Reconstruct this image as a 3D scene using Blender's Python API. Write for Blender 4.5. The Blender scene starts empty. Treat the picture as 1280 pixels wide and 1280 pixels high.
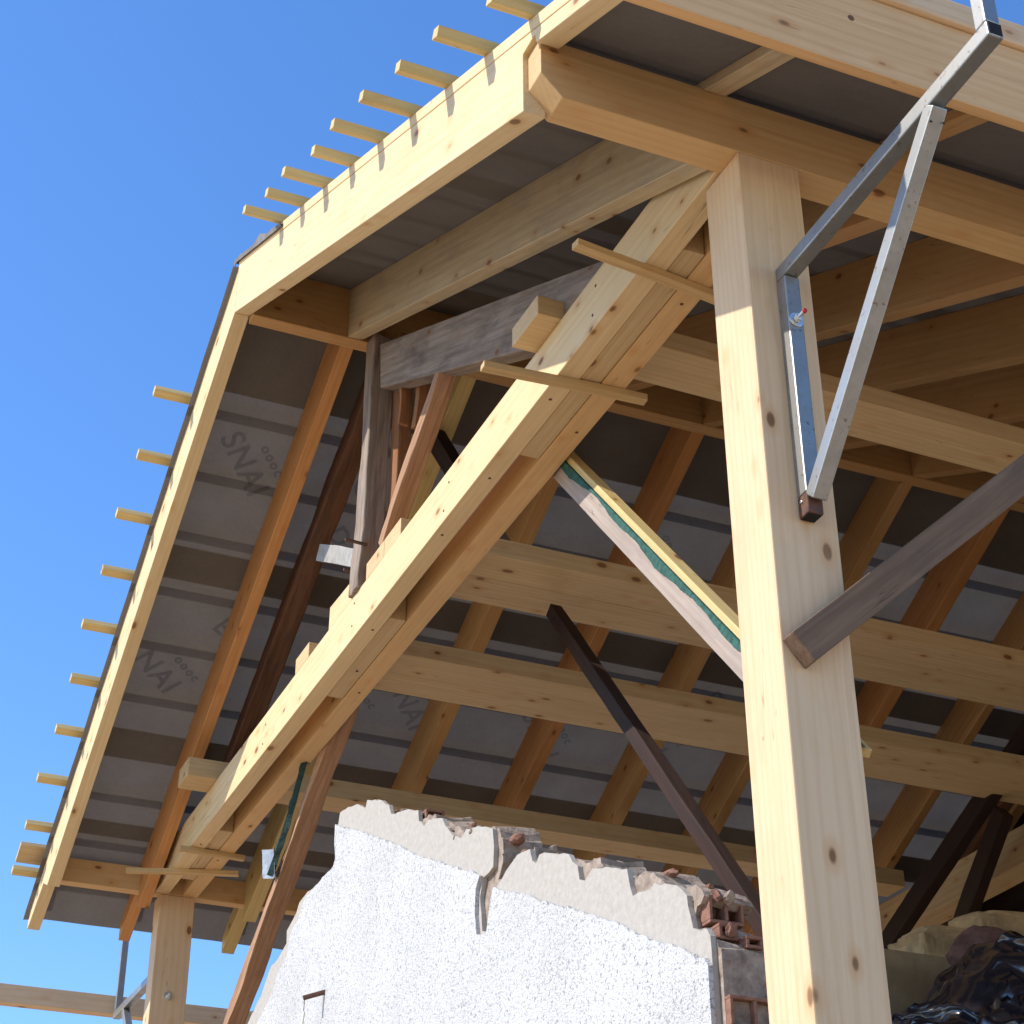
import bpy, bmesh, math, random
from mathutils import Vector, Matrix, noise
random.seed(7)
S = bpy.context.scene
COL = S.collection
# ---------------------------------------------------------------- camera
cd = bpy.data.cameras.new('camera'); cam = bpy.data.objects.new('camera', cd); COL.objects.link(cam)
Fw = Vector((-0.78505109, 0.34150036, 0.51679037)); Rt = Vector((0.39635952, 0.91808399, -0.00457349)); Up = Vector((0.47601882, -0.20124436, 0.85609976))
M = Matrix((( Rt.x, Up.x, -Fw.x, 3.41242), (Rt.y, Up.y, -Fw.y, -2.19254), (Rt.z, Up.z, -Fw.z, -3.61624), (0, 0, 0, 1)))
cam.matrix_world = M
cd.sensor_width = 36; cd.lens = 2319.107 / 1280 * 36; cd.clip_start = .05; cd.clip_end = 2000
S.camera = cam
# ---------------------------------------------------------------- sky, sun, exposure
SUNV = Vector((-.2, -1, .9)).normalized()
EL = math.asin(SUNV.z)
w = bpy.data.worlds.new('World'); S.world = w; w.use_nodes = True
nt = w.node_tree; bg = nt.nodes['Background']
sky = nt.nodes.new('ShaderNodeTexSky'); sky.sky_type = 'NISHITA'; sky.sun_disc = False
sky.sun_elevation = EL; sky.sun_rotation = math.atan2(SUNV.x, SUNV.y)
sky.altitude = 300; sky.air_density = 1.0; sky.dust_density = .3; sky.ozone_density = 3.0
hsv = nt.nodes.new('ShaderNodeHueSaturation'); hsv.inputs['Saturation'].default_value = 1.22; hsv.inputs['Hue'].default_value = .506
nt.links.new(sky.outputs[0], hsv.inputs['Color']); nt.links.new(hsv.outputs[0], bg.inputs[0]); bg.inputs[1].default_value = .15
sl = bpy.data.lights.new('sun', 'SUN'); sl.energy = 2.95; sl.angle = math.radians(.5); sl.color = (1, .93, .84)
sun = bpy.data.objects.new('sun', sl); COL.objects.link(sun)
sun.rotation_euler = (-SUNV).to_track_quat('-Z', 'Y').to_euler()
S.view_settings.view_transform = 'Standard'; S.view_settings.look = 'None'; S.view_settings.gamma = 1; S.view_settings.exposure = 1.0
S.render.engine = 'CYCLES'

# ---------------------------------------------------------------- materials
def newmat(name):
    m = bpy.data.materials.new(name); m.use_nodes = True
    return m, m.node_tree, m.node_tree.nodes['Principled BSDF']
def N(nt, t, **k):
    n = nt.nodes.new(t)
    for a, b in k.items(): setattr(n, a, b)
    return n
def mixc(nt, fac, a, b, mode='MIX'):
    n = N(nt, 'ShaderNodeMix', data_type='RGBA', blend_type=mode)
    for s, v in ((n.inputs[0], fac), (n.inputs[6], a), (n.inputs[7], b)):
        if isinstance(v, bpy.types.NodeSocket): nt.links.new(v, s)
        elif isinstance(v, tuple): s.default_value = (*v, 1)
        else: s.default_value = v
    return n.outputs[2]
def ramp(nt, src, stops):
    r = N(nt, 'ShaderNodeValToRGB'); e = r.color_ramp.elements
    e[0].position, e[0].color = stops[0][0], (*[stops[0][1]] * 3, 1)
    e[1].position, e[1].color = stops[-1][0], (*[stops[-1][1]] * 3, 1)
    nt.links.new(src, r.inputs[0]); return r.outputs[0]
def coords(nt, scale, dist=0):
    tc = N(nt, 'ShaderNodeTexCoord'); oi = N(nt, 'ShaderNodeObjectInfo')
    vm = N(nt, 'ShaderNodeVectorMath', operation='SCALE'); vm.inputs[0].default_value = (13.1, 7.7, 5.3); nt.links.new(oi.outputs['Random'], vm.inputs['Scale'])
    ad = N(nt, 'ShaderNodeVectorMath', operation='ADD'); nt.links.new(tc.outputs['Object'], ad.inputs[0]); nt.links.new(vm.outputs[0], ad.inputs[1])
    mp = N(nt, 'ShaderNodeMapping'); mp.inputs['Scale'].default_value = scale; nt.links.new(ad.outputs[0], mp.inputs[0])
    return mp.outputs[0], oi.outputs['Random'], ad.outputs[0]
def mapv(nt, v, scale):
    mp = N(nt, 'ShaderNodeMapping'); mp.inputs['Scale'].default_value = scale; nt.links.new(v, mp.inputs[0]); return mp.outputs[0]
def noi(nt, v, scale, detail=4, rough=.5, dist=0):
    n = N(nt, 'ShaderNodeTexNoise'); n.inputs['Scale'].default_value = scale; n.inputs['Detail'].default_value = detail
    n.inputs['Roughness'].default_value = rough; n.inputs['Distortion'].default_value = dist; nt.links.new(v, n.inputs['Vector']); return n.outputs[0]

def wood(name, base, grain, knot=(.16, .07, .025), knots=.5, rough=.62, var=.25, stain=None, stain_amt=.5, bump=.25, tint2=None, lines=.8):
    m, nt, b = newmat(name)
    v, rnd, raw = coords(nt, (1, 1, 1))
    g1 = noi(nt, mapv(nt, raw, (1.1, 26, 26)), 1.6, 5, .6, .6)
    g2 = noi(nt, mapv(nt, raw, (3, 150, 150)), 1.0, 2, .5)
    big = noi(nt, mapv(nt, raw, (.7, 3.5, 3.5)), 1.4, 3, .5)
    c = mixc(nt, ramp(nt, g1, [(.35, 0), (.7, 1)]), base, grain)
    mg = N(nt, 'ShaderNodeMath', operation='MULTIPLY'); nt.links.new(ramp(nt, g2, [(.42, 0), (.72, 1)]), mg.inputs[0]); mg.inputs[1].default_value = .35 * lines
    c = mixc(nt, mg.outputs[0], c, tuple(x * .72 for x in grain))
    if tint2:
        c = mixc(nt, ramp(nt, big, [(.38, 0), (.66, 1)]), c, tint2)
    # slow growth figure
    wv = N(nt, 'ShaderNodeTexWave', wave_type='RINGS', rings_direction='X'); wv.inputs['Scale'].default_value = 9; wv.inputs['Distortion'].default_value = 3.5; wv.inputs['Detail'].default_value = 3; wv.inputs['Detail Scale'].default_value = .8
    nt.links.new(mapv(nt, raw, (.25, 1.6, 1.6)), wv.inputs['Vector'])
    mw = N(nt, 'ShaderNodeMath', operation='MULTIPLY'); nt.links.new(ramp(nt, wv.outputs['Color'], [(.55, 0), (1, 1)]), mw.inputs[0]); mw.inputs[1].default_value = .33 * lines
    c = mixc(nt, mw.outputs[0], c, tuple(x * y for x, y in zip(grain, (.86, .76, .62))))
    if knots > 0:
        vo = N(nt, 'ShaderNodeTexVoronoi'); vo.inputs['Scale'].default_value = 1; nt.links.new(mapv(nt, raw, (5.2, 10, 10)), vo.inputs['Vector'])
        wn = N(nt, 'ShaderNodeMath', operation='SUBTRACT'); nt.links.new(vo.outputs['Distance'], wn.inputs[0])
        sp = N(nt, 'ShaderNodeSeparateColor'); nt.links.new(vo.outputs['Color'], sp.inputs[0])
        mm = N(nt, 'ShaderNodeMath', operation='MULTIPLY'); nt.links.new(sp.outputs[0], mm.inputs[0]); mm.inputs[1].default_value = .085
        nt.links.new(mm.outputs[0], wn.inputs[1])
        k1 = ramp(nt, wn.outputs[0], [(.03, 1), (.085, 0)])
        k2 = ramp(nt, wn.outputs[0], [(.02, 1), (.26, 0)])
        gt = N(nt, 'ShaderNodeMath', operation='GREATER_THAN'); nt.links.new(sp.outputs[1], gt.inputs[0]); gt.inputs[1].default_value = 1 - min(1, knots * 1.7)
        for k, col, am in ((k2, tuple(x * y for x, y in zip(base, (.8, .6, .42))), .75), (k1, knot, .9)):
            q = N(nt, 'ShaderNodeMath', operation='MULTIPLY'); nt.links.new(k, q.inputs[0]); nt.links.new(gt.outputs[0], q.inputs[1])
            q2 = N(nt, 'ShaderNodeMath', operation='MULTIPLY'); nt.links.new(q.outputs[0], q2.inputs[0]); q2.inputs[1].default_value = am
            c = mixc(nt, q2.outputs[0], c, col)
    # drying checks: short thin dark cracks along the grain
    ck = noi(nt, mapv(nt, raw, (1.0, 22, 22)), 1.3, 2, .4)
    cs = N(nt, 'ShaderNodeMath', operation='SUBTRACT'); nt.links.new(ck, cs.inputs[0]); cs.inputs[1].default_value = .5
    ca = N(nt, 'ShaderNodeMath', operation='ABSOLUTE'); nt.links.new(cs.outputs[0], ca.inputs[0])
    cm = N(nt, 'ShaderNodeMath', operation='MULTIPLY'); nt.links.new(ramp(nt, ca.outputs[0], [(.0, 1), (.0075, 0)]), cm.inputs[0])
    nt.links.new(ramp(nt, noi(nt, mapv(nt, raw, (2.2, 6, 6)), 1.0, 2, .5), [(.56, 0), (.64, 1)]), cm.inputs[1])
    cx_ = N(nt, 'ShaderNodeMath', operation='MULTIPLY'); nt.links.new(cm.outputs[0], cx_.inputs[0]); cx_.inputs[1].default_value = .7
    c = mixc(nt, cx_.outputs[0], c, tuple(x * .28 for x in grain))
    # handling dirt and uneven tone
    dr = noi(nt, mapv(nt, raw, (1.0, 2.2, 2.2)), 3.1, 6, .7)
    dm = N(nt, 'ShaderNodeMath', operation='MULTIPLY'); nt.links.new(ramp(nt, dr, [(.48, 0), (.72, 1)]), dm.inputs[0]); dm.inputs[1].default_value = .38
    c = mixc(nt, dm.outputs[0], c, tuple(x * y for x, y in zip(base, (.74, .66, .56))))
    if stain:
        st = noi(nt, mapv(nt, raw, (1.3, 5, 5)), 2.2, 5, .65, .5)
        q = N(nt, 'ShaderNodeMath', operation='MULTIPLY'); nt.links.new(ramp(nt, st, [(.45, 0), (.68, 1)]), q.inputs[0]); q.inputs[1].default_value = stain_amt
        c = mixc(nt, q.outputs[0], c, stain)
    # per-timber tone
    mr = N(nt, 'ShaderNodeMapRange'); nt.links.new(rnd, mr.inputs[0]); mr.inputs[3].default_value = 1 - var; mr.inputs[4].default_value = 1.04
    hs = N(nt, 'ShaderNodeHueSaturation'); nt.links.new(c, hs.inputs['Color']); nt.links.new(mr.outputs[0], hs.inputs['Value'])
    nt.links.new(hs.outputs[0], b.inputs['Base Color']); b.inputs['Roughness'].default_value = rough
    b.inputs['Specular IOR Level'].default_value = .3
    bp = N(nt, 'ShaderNodeBump'); bp.inputs['Strength'].default_value = bump; bp.inputs['Distance'].default_value = .004
    nt.links.new(g1, bp.inputs['Height']); nt.links.new(bp.outputs[0], b.inputs['Normal'])
    return m
W_POST = wood('post_wood', (.67, .48, .29), (.60, .41, .235), lines=.75, bump=.16, knots=.5, var=.02, tint2=(.64, .46, .275))
W_BEAM = wood('beam_wood', (.66, .43, .20), (.56, .34, .14), lines=.6, knots=.5, var=.08, tint2=(.58, .38, .18))
W_FLY = wood('fly_rafter_wood', (.66, .50, .28), (.60, .44, .23), lines=.6, bump=.12, knots=.3, var=.03)
W_RAFT = wood('rafter_wood', (.56, .34, .14), (.46, .26, .10), knots=.45, var=.28, tint2=(.50, .27, .10))
W_RED = wood('amber_rafter_wood', (.58, .29, .11), (.48, .22, .07), knots=.5, var=.1)
W_WEATH = wood('greyed_new_wood', (.50, .40, .25), (.40, .30, .17), knots=.6, var=.05, stain=(.26, .22, .17), stain_amt=.45)
W_YEL = wood('treated_batten_wood', (.64, .49, .22), (.54, .40, .16), knots=.2, var=.14)
W_LATH = wood('lath_wood', (.60, .42, .20), (.48, .32, .14), knots=.2, var=.1)
W_JOIST = wood('joist_wood', (.60, .44, .24), (.52, .36, .18), knots=.5, var=.12)
W_FAC = wood('fascia_wood', (.68, .44, .22), (.58, .34, .15), knots=.3, var=.0, tint2=(.63, .40, .19))
W_OLDG = wood('old_grey_wood', (.33, .27, .22), (.19, .145, .115), knots=.3, var=.1, stain=(.11, .08, .065), stain_amt=.85, rough=.85, bump=.8)
W_OLDB = wood('old_brown_wood', (.17, .075, .036), (.10, .045, .022), knots=.3, var=.25, stain=(.06, .035, .025), stain_amt=.7, rough=.8, bump=.7)
W_OLDR = wood('old_reddish_wood', (.36, .17, .075), (.25, .11, .045), knots=.5, var=.15, stain=(.13, .06, .03), stain_amt=.5, rough=.8, bump=.7)
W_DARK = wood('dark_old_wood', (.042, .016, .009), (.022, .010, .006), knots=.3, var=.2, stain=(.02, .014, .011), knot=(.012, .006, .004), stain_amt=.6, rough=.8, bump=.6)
W_OLDP = wood('old_plank_wood', (.21, .135, .085), (.13, .08, .05), knots=.2, var=.05, stain=(.10, .07, .05), stain_amt=.6, rough=.85, bump=.4)
W_OLDPALE = wood('old_pale_brown_wood', (.44, .26, .155), (.30, .165, .09), knots=.3, var=.05, stain=(.20, .11, .07), stain_amt=.5, rough=.85, bump=.5)
W_PLANK = wood('scaffold_plank_wood', (.40, .335, .285), (.33, .26, .215), knots=.1, var=.05, stain=(.25, .21, .18), stain_amt=.6, rough=.9, bump=.3)

def plain(name, col, rough=.8, metal=0, nscale=20, amt=.25, bump=.2, dark=None, coord='Object', spec=.4):
    m, nt, b = newmat(name)
    tc = N(nt, 'ShaderNodeTexCoord')
    n1 = noi(nt, tc.outputs[coord], nscale, 6, .6)
    c = mixc(nt, ramp(nt, n1, [(.35, 0), (.7, 1)]), col, dark or tuple(x * (1 - amt) for x in col))
    nt.links.new(c, b.inputs['Base Color']); b.inputs['Roughness'].default_value = rough; b.inputs['Metallic'].default_value = metal
    b.inputs['Specular IOR Level'].default_value = spec
    bp = N(nt, 'ShaderNodeBump'); bp.inputs['Strength'].default_value = bump; bp.inputs['Distance'].default_value = .01
    nt.links.new(n1, bp.inputs['Height']); nt.links.new(bp.outputs[0], b.inputs['Normal'])
    return m
def galv(name):
    m, nt, b = newmat(name)
    tc = N(nt, 'ShaderNodeTexCoord'); o = tc.outputs['Object']
    n1 = noi(nt, o, 14, 6, .65); n2 = noi(nt, o, 60, 3, .6)
    c = mixc(nt, ramp(nt, n1, [(.3, 0), (.7, 1)]), (.36, .36, .34), (.27, .27, .255))
    sp = ramp(nt, n2, [(.62, 0), (.72, 1)])
    c = mixc(nt, sp, c, (.20, .15, .12))
    nt.links.new(c, b.inputs['Base Color']); b.inputs['Metallic'].default_value = .75
    mr = N(nt, 'ShaderNodeMapRange'); nt.links.new(n1, mr.inputs[0]); mr.inputs[3].default_value = .3; mr.inputs[4].default_value = .55
    nt.links.new(mr.outputs[0], b.inputs['Roughness'])
    bp = N(nt, 'ShaderNodeBump'); bp.inputs['Strength'].default_value = .15; bp.inputs['Distance'].default_value = .003
    nt.links.new(n1, bp.inputs['Height']); nt.links.new(bp.outputs[0], b.inputs['Normal'])
    return m
GALV = galv('galvanised_steel')
RUST = plain('rusty_steel', (.16, .07, .04), .85, .2, 50, .6, .5, dark=(.07, .05, .045))
HOLLOW_SHADE = plain('hollow_shade_black', (.012, .012, .012), .9, 0, 10)  # near-black colour standing in for shade inside tubes and small holes
ZINC = plain('zinc_bolt', (.75, .76, .74), .3, .9, 40, .2, .1)
ZSHEET = plain('galvanised_sheet', (.34, .38, .42), .5, .5, 25, .25, .1)
RED = plain('red_cap', (.5, .03, .02), .6)
GREEN = plain('green_cloth_fabric', (.028, .115, .09), .9, 0, 45, .6, .8)
DGREEN = plain('dark_green_cloth', (.015, .05, .042), .85, 0, 45, .6, .8)
PAPER = plain('grey_tag', (.55, .53, .47), .8)
MORTAR = plain('mortar', (.36, .29, .23), .95, 0, 30, .55, 1.0, dark=(.17, .125, .095))
BRICK = plain('clay_brick', (.27, .135, .09), .9, 0, 35, .4, .6, dark=(.17, .08, .055))
PLASTER = plain('beige_plaster', (.405, .375, .33), .95, 0, 40, .12, .35, dark=(.34, .31, .27))
STONE = plain('rubble_stone', (.40, .29, .18), .95, 0, 5, .4, 1.0, dark=(.22, .16, .10))
REDSTONE = plain('red_stone', (.20, .10, .08), .9, 0, 18, .5, .8)
GROUND = plain('ground_soil', (.50, .37, .24), .95, 0, 3, .3, .5, coord='Object')
BLOCKW = plain('block_wall', (.30, .27, .23), .95, 0, 6, .3, .6)
MEMEDGE = plain('membrane_edge', (.20, .18, .165), .85, 0, 12, .25, .3)

def roughcast():
    m, nt, b = newmat('white_roughcast')
    tc = N(nt, 'ShaderNodeTexCoord'); o = tc.outputs['Object']
    n1 = noi(nt, o, 85, 3, .85); n2 = noi(nt, o, 2.2, 4, .55)
    vo = N(nt, 'ShaderNodeTexVoronoi'); vo.inputs['Scale'].default_value = 150; nt.links.new(o, vo.inputs['Vector'])
    c = mixc(nt, ramp(nt, n2, [(.35, 0), (.7, 1)]), (.53, .535, .54), (.46, .455, .445))
    c = mixc(nt, ramp(nt, n1, [(.53, 0), (.63, 1)]), c, (.24, .235, .23))
    st = noi(nt, mapv(nt, o, (7, 7, .8)), 1.0, 5, .6); sm_ = N(nt, 'ShaderNodeMath', operation='MULTIPLY'); nt.links.new(ramp(nt, st, [(.50, 0), (.75, 1)]), sm_.inputs[0]); sm_.inputs[1].default_value = .10
    c = mixc(nt, sm_.outputs[0], c, (.36, .34, .31))
    nt.links.new(c, b.inputs['Base Color']); b.inputs['Roughness'].default_value = .95
    ad = N(nt, 'ShaderNodeMath', operation='SUBTRACT'); nt.links.new(vo.outputs['Distance'], ad.inputs[1]); 
    mu = N(nt, 'ShaderNodeMath', operation='MULTIPLY'); nt.links.new(n1, mu.inputs[0]); mu.inputs[1].default_value = -1.2
    nt.links.new(mu.outputs[0], ad.inputs[0])
    bp = N(nt, 'ShaderNodeBump'); bp.inputs['Strength'].default_value = .6; bp.inputs['Distance'].default_value = .006
    nt.links.new(ad.outputs[0], bp.inputs['Height']); nt.links.new(bp.outputs[0], b.inputs['Normal'])
    return m
ROUGH = roughcast()
def membrane_mat(name, dif, tra, tr=0):
    m, nt, b = newmat(name); nt.nodes.remove(b)
    out = [n for n in nt.nodes if n.type == 'OUTPUT_MATERIAL'][0]
    tc = N(nt, 'ShaderNodeTexCoord'); o = tc.outputs['Object']
    n1 = noi(nt, o, 5, 6, .65); n2 = noi(nt, o, 60, 3, .6)
    d = N(nt, 'ShaderNodeBsdfDiffuse'); t = N(nt, 'ShaderNodeBsdfTranslucent')
    f = mixc(nt, .35, n1, n2)
    nt.links.new(mixc(nt, ramp(nt, f, [(.3, 0), (.7, 1)]), dif, tuple(x * .8 for x in dif)), d.inputs[0])
    nt.links.new(mixc(nt, ramp(nt, f, [(.3, 0), (.7, 1)]), tra, tuple(x * .72 for x in tra)), t.inputs[0])
    a = N(nt, 'ShaderNodeAddShader') if 0 else N(nt, 'ShaderNodeMixShader'); a.inputs[0].default_value = .5
    nt.links.new(d.outputs[0], a.inputs[1]); nt.links.new(t.outputs[0], a.inputs[2])
    bp = N(nt, 'ShaderNodeBump'); bp.inputs['Strength'].default_value = .35; bp.inputs['Distance'].default_value = .02
    nt.links.new(n1, bp.inputs['Height']); nt.links.new(bp.outputs[0], d.inputs['Normal'])
    res = a.outputs[0]
    if tr:
        tp = N(nt, 'ShaderNodeBsdfTransparent'); x = N(nt, 'ShaderNodeMixShader'); x.inputs[0].default_value = tr
        nt.links.new(res, x.inputs[1]); nt.links.new(tp.outputs[0], x.inputs[2]); res = x.outputs[0]
    nt.links.new(res, out.inputs[0]); return m
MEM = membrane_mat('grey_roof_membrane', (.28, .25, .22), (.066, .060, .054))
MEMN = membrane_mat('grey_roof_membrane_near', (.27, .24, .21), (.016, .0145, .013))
INK = membrane_mat('blue_grey_print', (.03, .045, .055), (.01, .015, .018), .74)
def plastic():
    m, nt, b = newmat('black_plastic_sheet')
    b.inputs['Base Color'].default_value = (.012, .013, .02, 1); b.inputs['Roughness'].default_value = .2; b.inputs['Specular IOR Level'].default_value = .9; b.inputs['Coat Weight'].default_value = .6; b.inputs['Coat Roughness'].default_value = .06
    return m
PLASTIC = plastic()

# ---------------------------------------------------------------- helpers
def tag(o, label=None, cat=None, group=None, kind=None):
    if label: o['label'] = label
    if cat: o['category'] = cat
    if group: o['group'] = group
    if kind: o['kind'] = kind
    return o
def link(name, me, mat, parent=None, mw=None, bevel=0):
    me.materials.append(mat)
    o = bpy.data.objects.new(name, me); COL.objects.link(o)
    if mw is not None: o.matrix_world = mw
    if parent:
        o.parent = parent
        o.matrix_parent_inverse = parent.matrix_world.inverted()
    if bevel:
        b = o.modifiers.new('bevel', 'BEVEL'); b.width = bevel; b.segments = 2; b.limit_method = 'ANGLE'
    return o
def empty(name, loc, **k):
    o = bpy.data.objects.new(name, None); COL.objects.link(o); o.location = loc; o.empty_display_size = .1
    o.matrix_world = Matrix.Translation(loc)
    return tag(o, **k)
def frame(ex, up=None):
    ex = Vector(ex).normalized()
    up = Vector(up or ((0, 0, 1) if abs(ex.z) < .9 else (0, 1, 0)))
    ey = up.cross(ex).normalized(); ez = ex.cross(ey)
    return ex, ey, ez
def prism(name, profile, y0, y1, d, mat, parent=None, bevel=.003, warp=0, seg=0):
    """profile: (x, z) outline, extruded from y0 to y1; d = grain direction in the x-z plane."""
    ex = Vector((d[0], 0, d[1])).normalized(); ey = Vector((0, 1, 0)); ez = ex.cross(ey)
    cx = sum(p[0] for p in profile) / len(profile); cz = sum(p[1] for p in profile) / len(profile)
    mw = Matrix(((ex.x, ey.x, ez.x, cx), (ex.y, ey.y, ez.y, (y0 + y1) / 2), (ex.z, ey.z, ez.z, cz), (0, 0, 0, 1)))
    inv = mw.inverted(); bm = bmesh.new()
    a = [bm.verts.new(inv @ Vector((x, y0, z))) for x, z in profile]; b = [bm.verts.new(inv @ Vector((x, y1, z))) for x, z in profile]
    bm.faces.new(a); bm.faces.new(b[::-1]); n = len(a)
    for i in range(n): bm.faces.new((a[i], b[i], b[(i + 1) % n], a[(i + 1) % n]))
    bmesh.ops.recalc_face_normals(bm, faces=bm.faces)
    me = bpy.data.meshes.new(name); bm.to_mesh(me); bm.free()
    return link(name, me, mat, parent, mw, bevel)
def bar(name, A, B, wid, hei, mat, parent=None, up=None, bevel=.003, warp=0, taper=1, seed=0):
    """straight timber from A to B: wid across, hei along 'up'; A, B run along its centre line."""
    A, B = Vector(A), Vector(B); L = (B - A).length; ex, ey, ez = frame(B - A, up)
    mw = Matrix(((ex.x, ey.x, ez.x, A.x), (ex.y, ey.y, ez.y, A.y), (ex.z, ey.z, ez.z, A.z), (0, 0, 0, 1)))
    bm = bmesh.new(); n = max(1, int(L / .06)) if warp else 1; rings = []
    k = 3 if warp else 1
    for i in range(n + 1):
        t = i / n; s = 1 + (taper - 1) * t; r = []
        pts = []
        for (sy, sz), (ty, tz) in zip(((-1, -1), (1, -1), (1, 1), (-1, 1)), ((1, -1), (1, 1), (-1, 1), (-1, -1))):
            for q in range(k): f = q / k; pts.append((sy + (ty - sy) * f, sz + (tz - sz) * f))
        for y, z in pts:
            p = Vector((L * t, y * wid / 2 * s, z * hei / 2 * s))
            if warp:
                nn = noise.noise_vector(Vector((p.x * 3 + seed * 7, p.y * 14, p.z * 14)))
                n2 = noise.noise_vector(Vector((p.x * 14 + seed, p.y * 40, p.z * 40)))
                p += Vector((nn.x * warp * (1.0 if i in (0, n) else 0), nn.y * warp, nn.z * warp)) + n2 * warp * .35
                bow = math.sin(t * 3.1) * warp * .8; p.z += bow; 
            r.append(bm.verts.new(p))
        rings.append(r)
    bm.faces.new(rings[0][::-1]); bm.faces.new(rings[-1]); m = len(rings[0])
    for i in range(n):
        for j in range(m): bm.faces.new((rings[i][j], rings[i][(j + 1) % m], rings[i + 1][(j + 1) % m], rings[i + 1][j]))
    bmesh.ops.recalc_face_normals(bm, faces=bm.faces)
    me = bpy.data.meshes.new(name); bm.to_mesh(me); bm.free()
    return link(name, me, mat, parent, mw, bevel)
def box(name, x, y, z, mat, parent=None, axis='X', bevel=.003, warp=0):
    c = [(x[0] + x[1]) / 2, (y[0] + y[1]) / 2, (z[0] + z[1]) / 2]
    if axis == 'X': return bar(name, (x[0], c[1], c[2]), (x[1], c[1], c[2]), y[1] - y[0], z[1] - z[0], mat, parent, (0, 0, 1), bevel, warp)
    if axis == 'Y': return bar(name, (c[0], y[0], c[2]), (c[0], y[1], c[2]), x[1] - x[0], z[1] - z[0], mat, parent, (0, 0, 1), bevel, warp)
    return bar(name, (c[0], c[1], z[0]), (c[0], c[1], z[1]), x[1] - x[0], y[1] - y[0], mat, parent, (0, 1, 0), bevel, warp)

# ---------------------------------------------------------------- measured frame (metres, z = 0 at the post tops)
L = 6.731; M1 = .4878; Z1 = -.0484; XA = -3.3666; M2 = .5037; ZA = Z1 - M1 * XA
ZG = -5.2
OV = -.632
def zn(x, d=0): return Z1 - M1 * x + d            # near slope, d above the rafters' underside
def zf(x, d=0): return ZA + M2 * (x - XA) + d     # far slope
DN = (-1, M1); DF = (1, M2)

# ================================================================ SETTING
bm = bmesh.new(); n = 40; R = 400
vs = [[bm.verts.new((x, y, ZG + (noise.noise(Vector((x * .35, y * .35, 0))) * .10 if abs(x) < 30 and abs(y) < 30 else 0))) for y in [(-1 if j < n / 2 else 1) * (abs(j - n / 2) / (n / 2)) ** 3 * R for j in range(n + 1)]] for x in [(-1 if i < n / 2 else 1) * (abs(i - n / 2) / (n / 2)) ** 3 * R for i in range(n + 1)]]
for i in range(n):
    for j in range(n): bm.faces.new((vs[i][j], vs[i + 1][j], vs[i + 1][j + 1], vs[i][j + 1]))
me = bpy.data.meshes.new('ground'); bm.to_mesh(me); bm.free()
tag(link('ground', me, GROUND), kind='structure')

# ================================================================ POSTS
tag(box('post', (-.1918, 0), (0, .20), (ZG, 0), W_POST, axis='Z', bevel=.004), 'thick pale square timber post in the foreground carrying the steel bracket', 'post', 'square timber posts')
pf = box('post', (-L - .135, -L), (.0194, .222), (ZG, -.001), W_POST, axis='Z', bevel=.004)
tag(pf, 'far square timber post at lower left with two dark knots and a bolt', 'post', 'square timber posts')
def hexnut(name, c, r, t, mat, parent, axis='X'):
    bm = bmesh.new(); bmesh.ops.create_cone(bm, cap_ends=True, segments=6, radius1=r, radius2=r, depth=t)
    me = bpy.data.meshes.new(name); bm.to_mesh(me); bm.free()
    return link(name, me, mat, parent, Matrix.Translation(c) @ Matrix.Rotation(math.pi / 2, 4, 'Y'), .001)
def disc(name, c, r, t, mat, parent=None, rot=None, seg=28):
    bm = bmesh.new(); bmesh.ops.create_cone(bm, cap_ends=True, segments=seg, radius1=r, radius2=r, depth=t)
    me = bpy.data.meshes.new(name); bm.to_mesh(me); bm.free()
    return link(name, me, mat, parent, Matrix.Translation(c) @ (rot or Matrix.Rotation(math.pi / 2, 4, 'Y')), .0008)
def bolt(x, y, z, s, **k):
    e = empty('bolt', (x, y, z), **k)
    disc('washer', (x + .003, y, z), .020 * s, .004, ZINC, e)
    hexnut('nut', (x + .012, y, z), .011 * s, .014, ZINC, e)
    disc('threaded_rod', (x + .025, y, z), .0055 * s, .05, ZINC, e, seg=14)
    return e
bolt(-L, .117, -.579, 1.25, label='bright washer and bolt head on the far post', cat='bolt')

# ================================================================ EAVE BEAMS (run into the building)
def eave_beam(x0, x1, end, ch, cv, top, mat, lab, flip=False):
    bm = bmesh.new(); y1 = 5.0
    prof = [(end, top), (end, cv), (end + ch, 0), (y1, 0), (y1, top)]
    a = [bm.verts.new((y, x0, z)) for y, z in prof]; b = [bm.verts.new((y, x1, z)) for y, z in prof]
    bm.faces.new(a); bm.faces.new(b[::-1]); n = 5
    for i in range(n): bm.faces.new((a[i], b[i], b[(i + 1) % n], a[(i + 1) % n]))
    # local x = world y, local y = world x (mirrored), so grain follows the beam
    for v in bm.verts: v.co = Vector((v.co.x, -v.co.y, v.co.z))
    bmesh.ops.recalc_face_normals(bm, faces=bm.faces)
    me = bpy.data.meshes.new('eave_beam'); bm.to_mesh(me); bm.free()
    o = link('eave_beam', me, mat, None, Matrix(((0, -1, 0, 0), (1, 0, 0, 0), (0, 0, 1, 0), (0, 0, 0, 1))), .003)
    return tag(o, lab, 'beam', 'eave beams on the posts')
eave_beam(-.105, 0.001, -.615, .066, .072, .205, W_BEAM, 'near eave beam with bevelled white end, resting on the foreground post')
eave_beam(-L - .075, -L + .001, -.60, .06, .05, .140, W_BEAM, 'far eave beam lying on the distant post beyond the rafters')

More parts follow.
